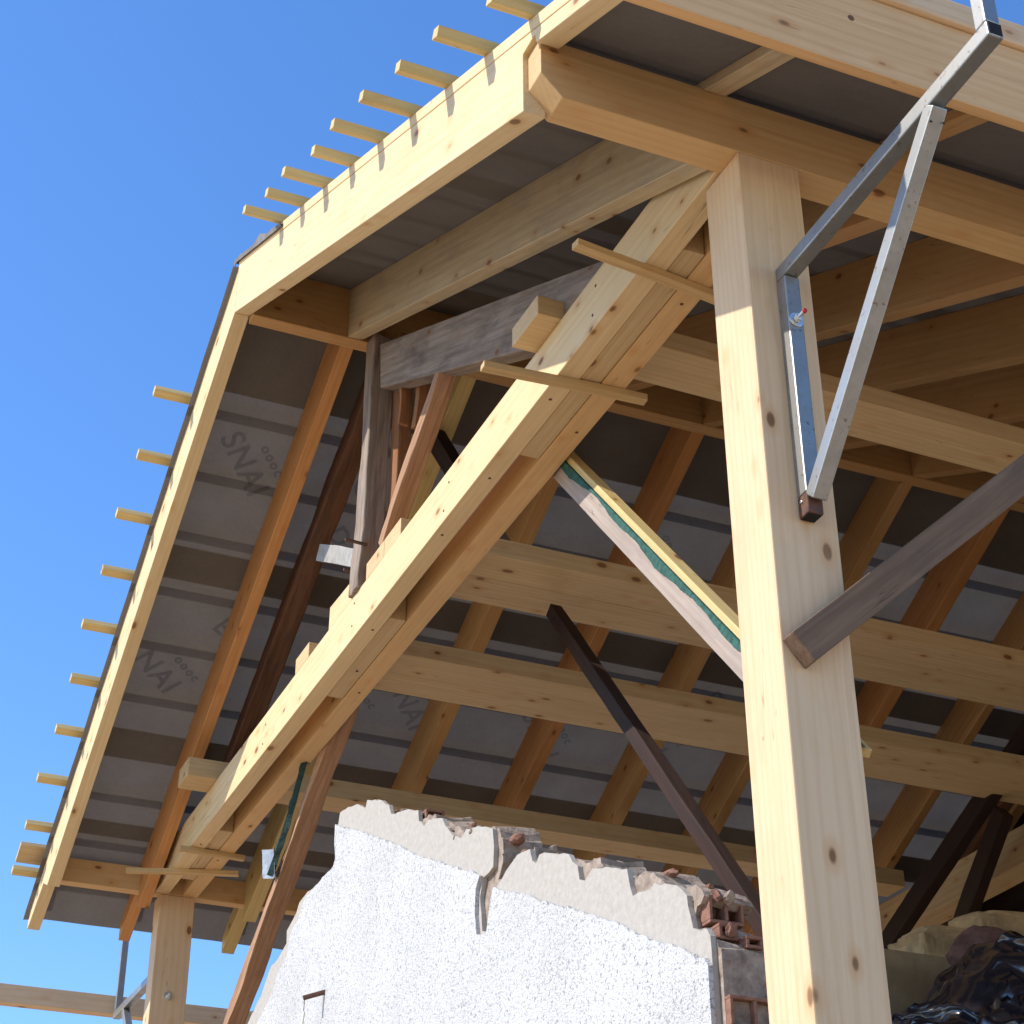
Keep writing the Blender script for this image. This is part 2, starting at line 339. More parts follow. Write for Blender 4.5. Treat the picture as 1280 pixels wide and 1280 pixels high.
# ================================================================ TIE BEAM  of the gable: two planks with spacers
TB, TT = .005, .211
t = empty('tie_beam', (-3.4, .11, 0), label='long doubled tie beam spanning both posts, sunlit outer face, open slot beneath', cat='beam')
box('outer_plank', (-L - .02, -.106), (-.013, .068), (TB, TT), W_FLY, t, bevel=.003)
box('inner_plank', (-L - .02, -.106), (.147, .235), (TB, TT), W_BEAM, t, bevel=.003)
for a, b in ((-6.47, -5.68), (-3.90, -3.08), (-2.0, -.46)):
    if a == -2.0: a = -1.72
    box('spacer', (a, b), (.0705, .1445), (TB + .004, TT - .004), W_JOIST, t)
# the slot wood seen between (amber inside)
box('spacer', (-.30, -.12), (.0705, .1445), (.07, TT - .004), W_RAFT, t)

for x, y in ((-.62, .03), (-.70, .19), (-1.35, .025), (-1.5, .195), (-1.9, .03), (-2.35, .02), (-3.2, .04), (-3.6, .11), (-3.8, .19), (-5.9, .03), (-6.1, .18), (-6.3, .11)):
    disc('screw_head', (x, y, .0045), .006, .003, RUST, t, Matrix.Identity(4), 10)
for x, z in ((-.9, .16), (-.93, .06), (-2.2, .15), (-2.25, .05), (-3.3, .17), (-3.32, .07), (-4.6, .15), (-4.63, .06)):
    disc('screw_head', (x, -.0135, z), .0055, .003, RUST, t, Matrix.Rotation(math.pi / 2, 4, 'X'), 10)
# thin laths nailed under the tie beam
for (a, b, lab) in (((-1.24, -.274, -.011), (-1.205, .318, -.011), 'thin split lath nailed under the tie beam, middle of the picture'),
                    ((-.545, -.258, -.011), (-.618, .30, -.011), 'thin lath nailed under the tie beam next to the foreground post'),
                    ((-5.965, -.07, -.009), (-5.985, .295, -.009), 'short thin lath under the far end of the tie beam'),
                    ((-6.41, -.252, -.009), (-6.225, .335, -.009), 'long thin lath under the tie beam just before the far post')):
    tag(bar('lath', a, b, .036, .026, W_LATH, up=(0, 0, 1), bevel=.002, warp=.002), lab, 'lath', 'laths nailed under the tie beam')

# ================================================================ JOISTS lying on the tie beam
J0, J1 = .213, .296
tag(bar('joist', (-1.28, -.10, .2535), (-1.345, 4.25, .2535), .215, .079, W_JOIST, up=(0, 0, 1)), 'joist nearest the foreground post, its pale end poking through the gable', 'joist', 'ceiling joists laid across the tie beams')
def joist2(xs, y0s, lab):
    e = empty('double_joist', ((xs[0] + xs[-1]) / 2, 1, J0), label=lab, cat='joist', group='ceiling joists laid across the tie beams')
    for i in range(len(xs) - 1):
        box('board', (xs[i + 1] + .002, xs[i] - .002), (y0s[i], 4.25), (J0 + .003 * i, J1), W_JOIST, e, axis='Y')
joist2((-2.745, -2.945, -3.17), (-.010, -.010), 'doubled joist at mid span with a seam along its underside')
joist2((-3.75, -3.955, -4.16), (.10, -.010), 'doubled joist left of the mid span one, above the broken wall')
tag(box('joist', (-5.69, -5.49), (-.17, 4.25), (J0, J1 + .02), W_JOIST, axis='Y'), 'joist nearest the far post with its block end poking out to the left', 'joist', 'ceiling joists laid across the tie beams')
tag(prism('packing_board', [(-3.245, .2115), (-3.245, .292), (-3.40, .312), (-3.655, .325), (-3.66, .2115)], -.012, .06, (1, 0), W_FLY), 'packing board standing on the tie beam left of the old grey post', 'board')

# ================================================================ RIDGE BEAM
tag(box('ridge_beam', (-3.375, -3.297), (-.56, 4.95), (1.555, 1.862), W_RAFT, axis='Y'), 'ridge beam joining the tops of all the rafters', 'beam')

# ================================================================ RAFTERS
D = .277
ORD = ['second', 'third', 'fourth', 'fifth', 'sixth', 'seventh', 'eighth', 'ninth']
def near_rafter(y0, y1, mat, x_end=.42, fly=False, lab='', top=D):
    xr = XA + .002 if fly else -3.295
    if fly:
        p = [(xr, zn(xr)), (-.084, zn(-.084)), (-.084, .2065), (.001, .2065), (.01, zn(.01, .222)), (x_end, zn(x_end, .222)), (x_end, zn(x_end, top)), (xr, zn(xr, top))]
    else:
        p = [(xr, zn(xr)), (-.107, zn(-.107)), (-.107, .2065), (0, .2065), (.02, zn(.02, .238)), (x_end, zn(x_end, .238)), (x_end, zn(x_end, top)), (xr, zn(xr, top))]
    o = prism('rafter', p, y0, y1, DN, mat)
    return tag(o, lab, 'rafter', 'rafters of the near slope')
def far_rafter(y0, y1, mat, fly=False, lab='', top=D):
    xr = XA - .002 if fly else -3.377
    xe = -7.17; xp = -L - .077
    p = [(xr, zf(xr)), (-L + .004, zf(-L + .004)), (-L + .004, zf(-L + .004, .165)), (xe, zf(xe, .165)), (xe, zf(xe, top)), (xr, zf(xr, top))]
    if fly:
        p = [(xr, zf(xr)), (-6.66, zf(-6.66)), (-6.80, zf(-6.80, .13)), (xe, zf(xe, .165)), (xe, zf(xe, top)), (xr, zf(xr, top))]
    o = prism('rafter', p, y0, y1, DF, mat)
    return tag(o, lab, 'rafter', 'rafters of the far slope')
near_rafter(OV, OV + .0698, W_FLY, fly=True, lab='broad sunlit end rafter of the near slope with batten shadows on its face')
far_rafter(OV, OV + .0698, W_FLY, fly=True, lab='outermost yellow rafter of the far slope against the blue sky')
near_rafter(-.105, -.035, W_WEATH, lab='greyish rafter right above the sunlit tie beam meeting the foreground post')
far_rafter(-.105, -.040, W_RED, lab='amber rafter standing free between the outermost one and the old brown rafter')
nxt = ['just behind the gable', 'next to that one', 'above the middle of the eave beam', 'towards the right edge', 'deep inside on the right', 'deep in the dark end', 'almost at the back', 'at the dark back end']
for k in range(8):
    y = .52 + .625 * k
    near_rafter(y + random.uniform(-.01, .01), y + .072, (W_RAFT, W_RAFT, W_RAFT, W_RAFT, W_RAFT, W_RAFT, W_RAFT, W_RAFT)[k], lab='inner near slope rafter, %s from the gable, %s' % (ORD[k], nxt[k]))
    far_rafter(y + random.uniform(-.012, .012), y + .068, (W_YEL, W_RAFT, W_RED, W_RAFT, W_RAFT, W_RED, W_RAFT, W_RAFT)[k], lab='inner rafter of the far slope, %s from the gable, behind the joists' % ORD[k])
# doubled scabs seen beside some inner far rafters
for y, k in ((1.25, 0), (2.50, 1), (3.13, 2)):
    tag(prism('rafter_board', [(-3.7, zf(-3.7, .05)), (-6.6, zf(-6.6, .05)), (-6.6, zf(-6.6, .25)), (-3.7, zf(-3.7, .25))], y - .10, y - .04, DF, W_RAFT), 'board spiked to the left side of the %s inner rafter of the far slope' % ('third', 'fifth', 'sixth')[k], 'board')

# ================================================================ MEMBRANE
def sheet(name, x0, x1, fn, d, y0, y1, mat, parent=None, sag=.003, yedge=0, nx=60, ny=46, droop=0):
    bm = bmesh.new(); g = []
    for i in range(nx + 1):
        x = x0 + (x1 - x0) * i / nx; r = []
        for j in range(ny + 1):
            y = y0 + (y1 - y0) * j / ny
            z = fn(x, d)
            s = noise.noise(Vector((x * 1.3, y * 2.2, 3.3))) * sag
            if y < OV: 
                f = (OV - y) / max(1e-6, OV - y0); s += -.012 * f - .03 * f * abs(noise.noise(Vector((x * 2.1, 0, 9))))
            if droop and i / nx > .9: s += -droop * ((i / nx - .9) / .1) ** 1.5 * (.6 + .8 * abs(noise.noise(Vector((0, y * 2.3, 1)))))
            r.append(bm.verts.new((x, y, z + s)))
        g.append(r)
    for i in range(nx):
        for j in range(ny): bm.faces.new((g[i][j], g[i + 1][j], g[i + 1][j + 1], g[i][j + 1]))
    for f in bm.faces: f.smooth = True
    me = bpy.data.meshes.new(name); bm.to_mesh(me); bm.free()
    return link(name, me, mat, parent)
e = empty('roof_membrane', (-1.5, 2, .9), label='grey roofing felt stretched over the near slope rafters, seen from below', cat='roofing felt', group='roofing membrane')
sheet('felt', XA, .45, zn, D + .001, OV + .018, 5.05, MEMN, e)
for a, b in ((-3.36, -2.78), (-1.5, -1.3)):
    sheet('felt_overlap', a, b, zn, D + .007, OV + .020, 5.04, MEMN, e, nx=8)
mf = empty('roof_membrane', (-5, 2, 1), label='grey printed roofing felt over the far slope with dark lap bands', cat='roofing felt', group='roofing membrane')
sheet('felt', XA, -7.2, zf, D + .001, OV - .026, 5.05, MEM, mf, droop=.03)
for a, b in ((-3.38, -3.967), (-4.80, -4.985), (-5.90, -6.085), (-6.50, -6.60)):
    sheet('felt_overlap', a, b, zf, D + .007, OV + .002, 5.04, MEM, mf, nx=8)
# print on the felt, seen from below; u along y, v down the slope
nf = Vector((M2, 0, -1)).normalized() * 1   # downward normal of the far slope: towards the room
def felt_text(s, x, y, size, ang, spacing=1.0):
    cu = bpy.data.curves.new('t', 'FONT'); cu.body = s; cu.size = size; cu.offset = .0028; cu.space_character = spacing; cu.align_x = 'CENTER'; cu.align_y = 'CENTER'
    to = bpy.data.objects.new('t', cu); COL.objects.link(to)
    dg = bpy.context.evaluated_depsgraph_get(); me = bpy.data.meshes.new_from_object(to.evaluated_get(dg)); bpy.data.objects.remove(to)
    u = Vector((0, 1, 0)); v = -Vector((-1, 0, -M2)).normalized()      # u to the right, v up the slope
    nn = u.cross(v)
    R0 = Matrix(((u.x, v.x, nn.x, x), (u.y, v.y, nn.y, y), (u.z, v.z, nn.z, zf(x, D - .008)), (0, 0, 0, 1)))
    for p in me.polygons: p.use_smooth = False
    me.name = 'printed_lettering'
    return link('printed_lettering', me, INK, mf, R0 @ Matrix.Rotation(math.radians(ang), 4, 'Z'))
EL1 = ((-4.30, -.30, 0), (-5.52, -.38, 1), (-4.28, .34, 2), (-5.50, .62, 1), (-5.45, 1.02, 0), (-5.50, 1.85, 0), (-5.4, 2.5, 1), (-4.3, 1.05, 2), (-4.3, 1.95, 0), (-4.35, 3.1, 2))
for x, y, kd in EL1:
    if kd == 0:
        felt_text('SNAI', x, y, .17, -52, 1.1); felt_text('oooc', x + .05, y + .13, .075, -50, 1.3)
    elif kd == 1:
        felt_text('NAI', x, y, .17, -42, 1.1); felt_text('oooc', x + .05, y + .15, .075, -42, 1.3); felt_text('EU', x + .30, y + .30, .15, -35)
    else:
        felt_text('D', x + .25, y - .05, .15, -60); felt_text('C', x, y, .2, -50); felt_text('oo', x - .03, y + .2, .09, -60); felt_text('D.', x - .3, y - .03, .15, -40)

# dark drip edge and counter battens, on top of the felt along the outermost rafters
tag(prism('counter_batten', [(XA + .003, zn(XA, D + .002)), (.42, zn(.42, D + .002)), (.42, zn(.42, D + .05)), (XA + .003, zn(XA, D + .05))], OV - .001, OV + .016, DN, W_FLY), 'slim pale strip running along the top edge of the sunlit near end rafter', 'batten')
tag(prism('counter_batten', [(XA - .003, zf(XA, D + .016)), (-7.15, zf(-7.15, D + .016)), (-7.15, zf(-7.15, D + .05)), (XA - .003, zf(XA, D + .05))], OV + .02, OV + .06, DF, W_DARK), 'slim dark strip along the top edge of the far outermost rafter', 'batten')
cb = []
for k in range(9):
    y = -.10 + .625 * k
    tag(prism('counter_batten', [(XA + .003, zn(XA, D + .016)), (.42, zn(.42, D + .016)), (.42, zn(.42, D + .05)), (XA + .003, zn(XA, D + .05))], y, y + .05, DN, W_YEL), 'counter batten on top of the near felt, over one of the inner rafters', 'batten', 'hidden counter battens of the near slope')
    tag(prism('counter_batten', [(XA - .003, zf(XA, D + .016)), (-7.15, zf(-7.15, D + .016)), (-7.15, zf(-7.15, D + .05)), (XA - .003, zf(XA, D + .05))], y, y + .05, DF, W_YEL), 'counter batten on top of the far felt, over one of the inner rafters', 'batten', 'hidden counter battens of the far slope')
ORDS = ['first', 'second', 'third', 'fourth', 'fifth', 'sixth', 'seventh', 'eighth', 'ninth', 'tenth', 'eleventh']
nb = [(-2.645, -.797), (-2.325, -.785), (-2.0, -.805), (-1.665, -.785), (-1.336, -.812), (-1.0, -.816), (-.668, -.804), (-.338, -.802), (-.008, -.765)]
for i, (x, y) in enumerate(nb):
    dz = M1 * .02
    o = bar('roof_batten', (x, y, zn(x, .348)), (x, 5.05, zn(x, .348)), .048, .036, W_YEL, up=(M1, 0, 1), bevel=.002)
    tag(o, 'roof batten of the near slope, its end sticking out left, %s below the ridge' % ORDS[i], 'batten', 'roof battens of the near slope')
fb = [(-4.10, -.825), (-4.43, -.81), (-4.755, -.823), (-5.075, -.808), (-5.395, -.822), (-5.72, -.795), (-6.04, -.79), (-6.36, -.806), (-6.675, -.79), (-6.99, -.786)]
for i, (x, y) in enumerate(fb):
    o = bar('roof_batten', (x, y, zf(x, .348)), (x, 5.05, zf(x, .348)), .048, .036, W_YEL, up=(-M2, 0, 1), bevel=.002)
    tag(o, 'roof batten of the far slope sticking out left into the sky, %s below the ridge' % ORDS[i], 'batten', 'roof battens of the far slope')
x = -6.86
tag(bar('wide_roof_board', (x, -.785, zf(x, .345)), (x, 5.05, zf(x, .345)), .14, .028, W_JOIST, up=(-M2, 0, 1)), 'wide board end between the two lowest battens of the far slope', 'board')
# ruffled edge of felt over the ridge, near side
bm = bmesh.new(); pr = None
for i in range(26):
    x = -3.40 + i * .032; f = noise.noise(Vector((x * 9, 0, 0))); up_ = .0 + .035 * max(0, 1 - abs(x + 2.93) / .11) + .012 * abs(f)
    a = bm.verts.new((x, OV - .012, zn(max(x, XA), D + .015))); b = bm.verts.new((x, OV - .018, zn(max(x, XA), D + .03) + up_)); c = bm.verts.new((x, OV + .25, zn(max(x, XA), D + .056) + up_ * .5))
    if pr: bm.faces.new((pr[0], a, b, pr[1])); bm.faces.new((pr[1], b, c, pr[2]))
    pr = (a, b, c)
me = bpy.data.meshes.new('ridge_felt_flap'); bm.to_mesh(me); bm.free()
o = link('ridge_felt_flap', me, MEMEDGE, e); sm = o.modifiers.new('solid', 'SOLIDIFY'); sm.thickness = .003

# ================================================================ NEAR FASCIA
fs = empty('fascia', (.45, 2, .1), label='broad fascia board across the top right corner with one round knot', cat='fascia')
box('board', (.424, .458), (OV + .25 if 0 else -.66, 5.0), (-.048, .238), W_FAC, fs, axis='Y')
box('top_board', (.43, .475), (-.66, 5.0), (.240, .335), W_POST, fs, axis='Y', bevel=.012)  # paler wood stands in for skylight on the upper strip
disc('knot', (.4585, .105, .135), .010, .002, plain('knot_wood', (.17, .08, .035), .7, 0, 60), fs)

# ================================================================ OLD TIMBERS in the gable
o = prism('old_rafter', [(-3.134, 1.438), (-.62, .125), (-.62, .2115), (-.75, .2115), (-.86, .2115)][0:1] + [(-3.109, 1.177), (-1.32, .2125), (-.80, .2125)], 0.0, .085, DN, W_OLDG, bevel=.006)
tag(o, 'thick weathered grey timber slanting under the new rafter beside the gable', 'beam')
tag(bar('old_post', (-3.285, .02, .212), (-3.262, .045, 1.552), .115, .10, W_OLDG, up=(0, 1, 0), bevel=.006, warp=.010, seed=3), 'cracked silver grey upright standing on the tie beam under the ridge', 'post')
tag(bar('old_post', (-3.19, .13, .30), (-3.175, .13, 1.54), .085, .07, W_OLDR, up=(0, 1, 0), bevel=.006, warp=.006, seed=8), 'brown upright right behind the silver grey one under the ridge', 'post')
tag(bar('old_brace', (-3.06, .045, .335), (-2.36, .045, .83), .080, .060, W_OLDPALE, up=(0, 0, 1), bevel=.005, warp=.008, seed=5), 'reddish brown raking strut from the grey upright up to the grey slanting timber', 'strut')
tag(bar('old_rafter', (-3.45, .14, zf(-3.45, .055)), (-6.25, .14, zf(-6.25, .02)), .105, .12, W_OLDB, up=(0, 0, 1), bevel=.01, warp=.012, seed=2), 'dark brown round-edged old rafter left of the grey upright', 'rafter')
tag(bar('white_strut', (-4.0, .035, .80), (-3.36, .02, .425), .03, .085, plain('shaded_limewashed_wood', (.34, .33, .31), .9, 0, 30, .3, .4), up=(0, 0, 1), bevel=.003, warp=.004), 'short limewashed strut between the grey upright and the old brown rafter', 'strut')  # limewash colour darkened to stand in for the shadow on the strut
for a, b, s, lab in (((-2.88, .12, 1.10), (-2.93, .12, .88), .05, 'small reddish offcut hanging below the grey slanting timber'), ((-2.97, .07, 1.10), (-2.985, .07, .92), .022, 'thin pale offcut hanging next to the reddish one')):
    tag(bar('offcut', a, b, s, .05, W_OLDR, bevel=.003, warp=.006), lab, 'offcut')
nail = [((-3.20, -.10, .415), (-3.20, .0, .41)), ((-3.36, -.05, .36), (-3.36, .02, .362))]
for i, (a, b) in enumerate(nail):
    tag(bar('rusty_spike', a, b, .014, .010, RUST, bevel=.001), ('long rusty spike sticking out at the foot of the raking strut', 'short rusty spike in the limewashed strut')[i], 'nail')
tag(bar('old_brace', (-3.74, .5, 1.44), (-2.90, .5, .34), .07, .09, W_DARK, up=(0, 0, 1), bevel=.005, warp=.004, seed=11), 'dark brace seen through the gable between the reddish strut and the tie beam', 'brace')
tag(bar('old_brace', (-3.02, .8, .165), (-1.05, .8, -2.25), .055, .062, W_DARK, up=(0, 0, 1), bevel=.004, warp=.003, seed=14), 'long dark brace running from the doubled joist down behind the foreground post', 'brace')

# brace of planks on the back of post and tie beam, with green cloth and yellow batten
dv = Vector((.663, 0, -.749)); pv = Vector((.749, 0, .663))
def onb(base, t, p, y): return Vector((base[0], 0, base[1])) + dv * t + pv * p + Vector((0, y, 0))
B0 = (-1.829, .029)
tag(bar('plank_brace', onb(B0, -.10, .041, .262), onb(B0, 2.50, .041, .262), .082, .034, W_PLANK, up=(0, 1, 0), bevel=.002, warp=.0015), 'pinkish plank brace from the foreground post up to the tie beam, lower half sunlit', 'brace')
tag(bar('batten_brace', onb(B0, -.10, .098, .272), onb(B0, 2.49, .098, .272), .024, .050, W_YEL, up=(0, 1, 0), bevel=.002), 'pale yellow batten nailed along the upper edge of the pinkish plank brace', 'batten')
bm = bmesh.new(); prev = None
for i in range(90):
    t_ = -.05 + i * .0275; f = noise.noise(Vector((t_ * 3.1, 0, 0))); f2 = noise.noise(Vector((t_ * 23, 2, 0)))
    wv = (.020 + .024 * f + .006 * f2) * (1 if t_ < 1.7 else max(.15, 1 - (t_ - 1.7) / .5)); fl = .01 * abs(f2) + .006
    pts = [onb(B0, t_ + .006 * f2, .085 - wv, .242 - fl * .6), onb(B0, t_, .0845, .2435 - fl * .35), onb(B0, t_, .0845, .262), onb(B0, t_, .085, .30 + .012 * f), onb(B0, t_ + .01 * f2, .09 + .018 * max(0, f) , .312 + .006 * f)]
    r = [bm.verts.new(p) for p in pts]
    if prev:
        for j in range(4): bm.faces.new((prev[j], r[j], r[j + 1], prev[j + 1]))
    prev = r
me = bpy.data.meshes.new('green_cloth'); bm.to_mesh(me); bm.free()
o = link('green_cloth', me, GREEN); sm = o.modifiers.new('solid', 'SOLIDIFY'); sm.thickness = .0015
tag(o, 'crumpled dark green cloth strip squeezed between plank brace and yellow batten', 'cloth')

# slanting old post at the left with metal plate and cloth
pa, pb = Vector((-6.02, .285, -1.02)), Vector((-4.30, .285, .12)); dd = (pb - pa).normalized()
tag(bar('slanting_post', pa - dd * 4.2, pb + dd * .25, .095, .062, W_OLDPALE, up=(0, 0, 1), bevel=.005, warp=.010, seed=6), 'reddish old timber leaning up to the tie beam at lower left', 'strut')
tag(bar('offcut', pa + dd * .30 + Vector((.10, .05, -.10)), pa - dd * .9 + Vector((.10, .05, -.10)), .03, .10, W_OLDG, up=(0, 0, 1), bevel=.004, warp=.008, seed=9), 'weathered grey board fixed behind the leaning reddish timber', 'board')
pm = Vector((-5.16, .226, -.33)); xr_ = Vector((.87, 0, -.08)).normalized()
bm = bmesh.new()
gr = []
for i in range(7):
    r = []
    for j in range(7):
        u, v = (i - 3) / 3, (j - 3) / 3
        r.append(bm.verts.new(pm + Vector((u * .105, -.025 * u * u - .008 * v + .006 * noise.noise(Vector((u * 2, v * 2, 0))), v * .075 - u * .03))))
    gr.append(r)
for i in range(6):
    for j in range(6): bm.faces.new((gr[i][j], gr[i + 1][j], gr[i + 1][j + 1], gr[i][j + 1]))
me = bpy.data.meshes.new('metal_plate'); bm.to_mesh(me); bm.free()
o = link('metal_plate', me, ZSHEET); sm = o.modifiers.new('solid', 'SOLIDIFY'); sm.thickness = .003
tag(o, 'small bent shiny sheet metal plate on the leaning reddish timber', 'metal plate')
bm = bmesh.new(); prev = None
for i in range(36):
    f = i / 35; c = pm.lerp(Vector((-4.62, .226, .05)), f) + Vector((.075 * math.sin(f * 3) * (1 - f) + .02, -.01, -.07 * (1 - f)))
    wd = .026 * (1 - .55 * f) + .012 * noise.noise(Vector((f * 9, 0, 0)))
    r = [bm.verts.new(c + Vector((-wd, -.01 + .012 * math.sin(f * 20), wd * .6))), bm.verts.new(c + Vector((0, -.022, 0))), bm.verts.new(c + Vector((wd, 0, -wd * .6)))]
    if prev:
        for j in range(2): bm.faces.new((prev[j], r[j], r[j + 1], prev[j + 1]))
    prev = r
me = bpy.data.meshes.new('green_cloth'); bm.to_mesh(me); bm.free()
o = link('green_cloth', me, DGREEN); sm = o.modifiers.new('solid', 'SOLIDIFY'); sm.thickness = .002
tag(o, 'narrow green cloth strip running up the leaning reddish timber from the metal plate', 'cloth')

# old plank brace on the near post's right face
tag(bar('old_plank', (.027, .03, -1.60), (.027, 1.80, -.035), .05, .09, W_OLDP, up=(0, 0, 1), bevel=.003, warp=.002, seed=4), 'dark grey old plank nailed across the foreground post and rising to the right', 'brace')

# ================================================================ STEEL BRACKETS
def tube(name, A, B, s, parent, up=None, open_end=False, s2=None):
    o = bar(name, A, B, s, s2 or s, GALV, parent, up=up, bevel=.004); return o
def bracket(x0, sg, ya, yb, lab, topz, nearone):
    yc = (ya + yb) / 2; s = yb - ya
    b = empty('steel_bracket', (x0, yc, -.8), label=lab, cat='bracket', group='steel scaffold brackets')
    tube('upright', (x0 + sg * (s / 2 + .001), yc, -1.145), (x0 + sg * (s / 2 + .001), yc, -.452), s, b, up=(0, 1, 0))
    sh = bar('rusty_foot', (x0 + sg * (s / 2 + .001), yc, -1.207), (x0 + sg * (s / 2 + .001), yc, -1.146), s, s, RUST, b, up=(0, 1, 0), bevel=.004)
    bar('foot_opening_shade', (x0 + sg * (s / 2), yc, -1.2085), (x0 + sg * (s / 2), yc, -1.200), s - .008, s - .008, HOLLOW_SHADE, b, up=(0, 1, 0), bevel=0)  # black plug painted as the shade inside the tube foot
    tube('arm', (x0 + sg * .001, yc, -.428), (x0 + sg * .982, yc, -.400), s - .001, b, up=(0, 0, 1))
    bar('arm_opening_shade', (x0 + sg * .975, yc, -.3995), (x0 + sg * .9835, yc, -.3995), s - .009, s - .009, HOLLOW_SHADE, b, up=(0, 0, 1), bevel=0)  # dark block on the solid arm, painted as shade in its open end
    tube('diagonal', (x0 + sg * (s + .006), yc, -1.165), (x0 + sg * .735, yc, -.430), s - .002, b, up=(0, 1, 0))
    tube('mast', (x0 + sg * .958, yc, -.375), (x0 + sg * .958, yc, topz), s - .004, b, up=(0, 1, 0))
    for dx in (-.010, .022): disc('weld_hole_shade', (x0 + sg * (.728 + dx * .2), yc + dx - .005, -.475 - dx * 0), .0035, .004, HOLLOW_SHADE, b, Matrix.Rotation(math.radians(45 * sg), 4, 'Y'), 10) if nearone else None  # black discs painted as shade in the holes
    return b
bn = bracket(0, 1, .085, .131, 'galvanised triangular steel bracket bolted to the foreground post', 1.2, True)
for nm, c, r_, t_ in (('washer', (.0495, .106, -.603), .022, .004), ('threaded_rod', (.070, .106, -.603), .0055, .05)): disc(nm, c, r_, t_, ZINC, bn)
hexnut('nut', (.060, .106, -.603), .012, .014, ZINC, bn)
disc('rod_cap', (.093, .106, -.603), .0065, .008, RED, bn, seg=12)
disc('screw', (.02, .084, -1.165), .0045, .004, ZINC, bn, Matrix.Rotation(math.pi / 2, 4, 'X'), 14)
bracket(-L - .136, -1, .045, .09, 'matching steel bracket on the far post with its mast against the sky', .14, False)
tag(box('guard_rail', (-7.99, -7.905), (-4.5, 4.5), (-.375, -.262), W_POST, axis='Y'), 'horizontal timber rail on the far bracket crossing the sky at lower left', 'rail')

# ================================================================ BROKEN GABLE WALL
def arr(s): return s
L1 = [(-3.737, -.664), (-3.342, -.844), (-2.961, -1.025), (-2.747, -1.144), (-2.423, -1.292), (-2.117, -1.435)]
L2 = [(-2.003, -1.515), (-1.785, -1.607), (-1.567, -1.711), (-1.338, -1.808), (-1.142, -1.9), (-.982, -1.988), (-.813, -2.062), (-.626, -2.159), (-.604, -2.181)]
T1 = [(-3.718, -.615), (-3.607, -.631), (-3.496, -.662), (-3.38, -.715), (-3.363, -.693), (-3.187, -.759), (-3.095, -.817), (-3.065, -.863), (-3.016, -.884), (-2.955, -.889), (-2.87, -.915), (-2.765, -.96), (-2.755, -1.005), (-2.695, -1.044), (-2.654, -1.034), (-2.506, -1.089), (-2.483, -1.121), (-2.401, -1.187), (-2.321, -1.226), (-2.27, -1.214), (-2.133, -1.253), (-2.034, -1.294), (-2.023, -1.362), (-2.029, -1.432), (-2.117, -1.441)]
CR = [(-2.145, -1.496), (-2.123, -1.622), (-2.068, -1.644), (-2.03, -1.535), (-2.007, -1.512)]
T2 = [(-1.96, -1.498), (-1.914, -1.488), (-1.87, -1.466), (-1.828, -1.462), (-1.731, -1.474), (-1.715, -1.516), (-1.681, -1.542), (-1.657, -1.516), (-1.55, -1.552), (-1.441, -1.596), (-1.379, -1.655), (-1.367, -1.702), (-1.332, -1.718), (-1.278, -1.694), (-1.16, -1.733), (-1.056, -1.774), (-1.042, -1.832), (-1.027, -1.859), (-.955, -1.874), (-.891, -1.869), (-.805, -1.9), (-.746, -1.929), (-.721, -1.958), (-.718, -1.993), (-.691, -2.051), (-.659, -2.076), (-.625, -2.08), (-.603, -2.101), (-.605, -2.176)]
LE = [(-4.96, -1.196), (-4.914, -1.167), (-4.763, -1.119), (-4.659, -1.028), (-4.512, -1.008), (-4.414, -.98), (-4.41, -.915), (-4.283, -.881), (-4.241, -.843), (-4.162, -.832), (-3.944, -.839), (-3.741, -.836), (-3.701, -.825), (-3.726, -.749), (-3.742, -.68)]
LRt = [(-4.86, -1.27), (-4.755, -1.249), (-4.641, -1.207), (-4.532, -1.146), (-4.458, -1.095), (-4.348, -1.054), (-4.316, -.973), (-4.187, -.922), (-4.128, -.869), (-3.95, -.862), (-3.741, -.846), (-3.715, -.825), (-3.735, -.749)]
def ragged(pts, amp, step, seed):
    out = []
    for i in range(len(pts) - 1):
        a, b = Vector(pts[i]), Vector(pts[i + 1]); n = max(1, int((b - a).length / step))
        for k in range(n):
            p = a.lerp(b, k / n); q = noise.noise_vector(Vector((p.x * 31 + seed, p.y * 31, seed)))
            q2 = noise.noise_vector(Vector((p.x * 90 + seed, p.y * 90, seed)))
            out.append((p.x + (q.x + .6 * q2.x) * amp, p.y + (q.y + .6 * q2.y) * amp))
    out.append(pts[-1]); return out
def slab(name, pts, y0, y1, mat, parent, back=0, seed=1, bevel=0):
    bm = bmesh.new(); a = [bm.verts.new((x, y0, z)) for x, z in pts]; n = len(a)
    b = [bm.verts.new((x + back * noise.noise(Vector((x * 9, z * 9, seed))), y1, z + back * noise.noise(Vector((x * 7, z * 7, seed + 5))))) for x, z in pts]
    mid = [bm.verts.new((x + back * .6 * noise.noise(Vector((x * 19, z * 19, seed + 2))), (y0 + y1) / 2, z + back * .8 * noise.noise(Vector((x * 17, z * 17, seed + 9))))) for x, z in pts]
    ed = []
    for ring in (a, b):
        es = [bm.edges.new((ring[i], ring[(i + 1) % n])) for i in range(n)]
        bmesh.ops.triangle_fill(bm, use_beauty=True, edges=es)
    for r1, r2 in ((a, mid), (mid, b)):
        for i in range(n): bm.faces.new((r1[i], r1[(i + 1) % n], r2[(i + 1) % n], r2[i]))
    bmesh.ops.recalc_face_normals(bm, faces=bm.faces)
    me = bpy.data.meshes.new(name); bm.to_mesh(me); bm.free()
    return link(name, me, mat, parent)
wl = empty('broken_wall', (-2.6, .18, ZG), label='broken gable wall with white roughcast, bare plaster band and ragged top', cat='wall')
foot = [(-7.2, -3.2), (-6.1, -2.0), (-5.4, -1.45)]
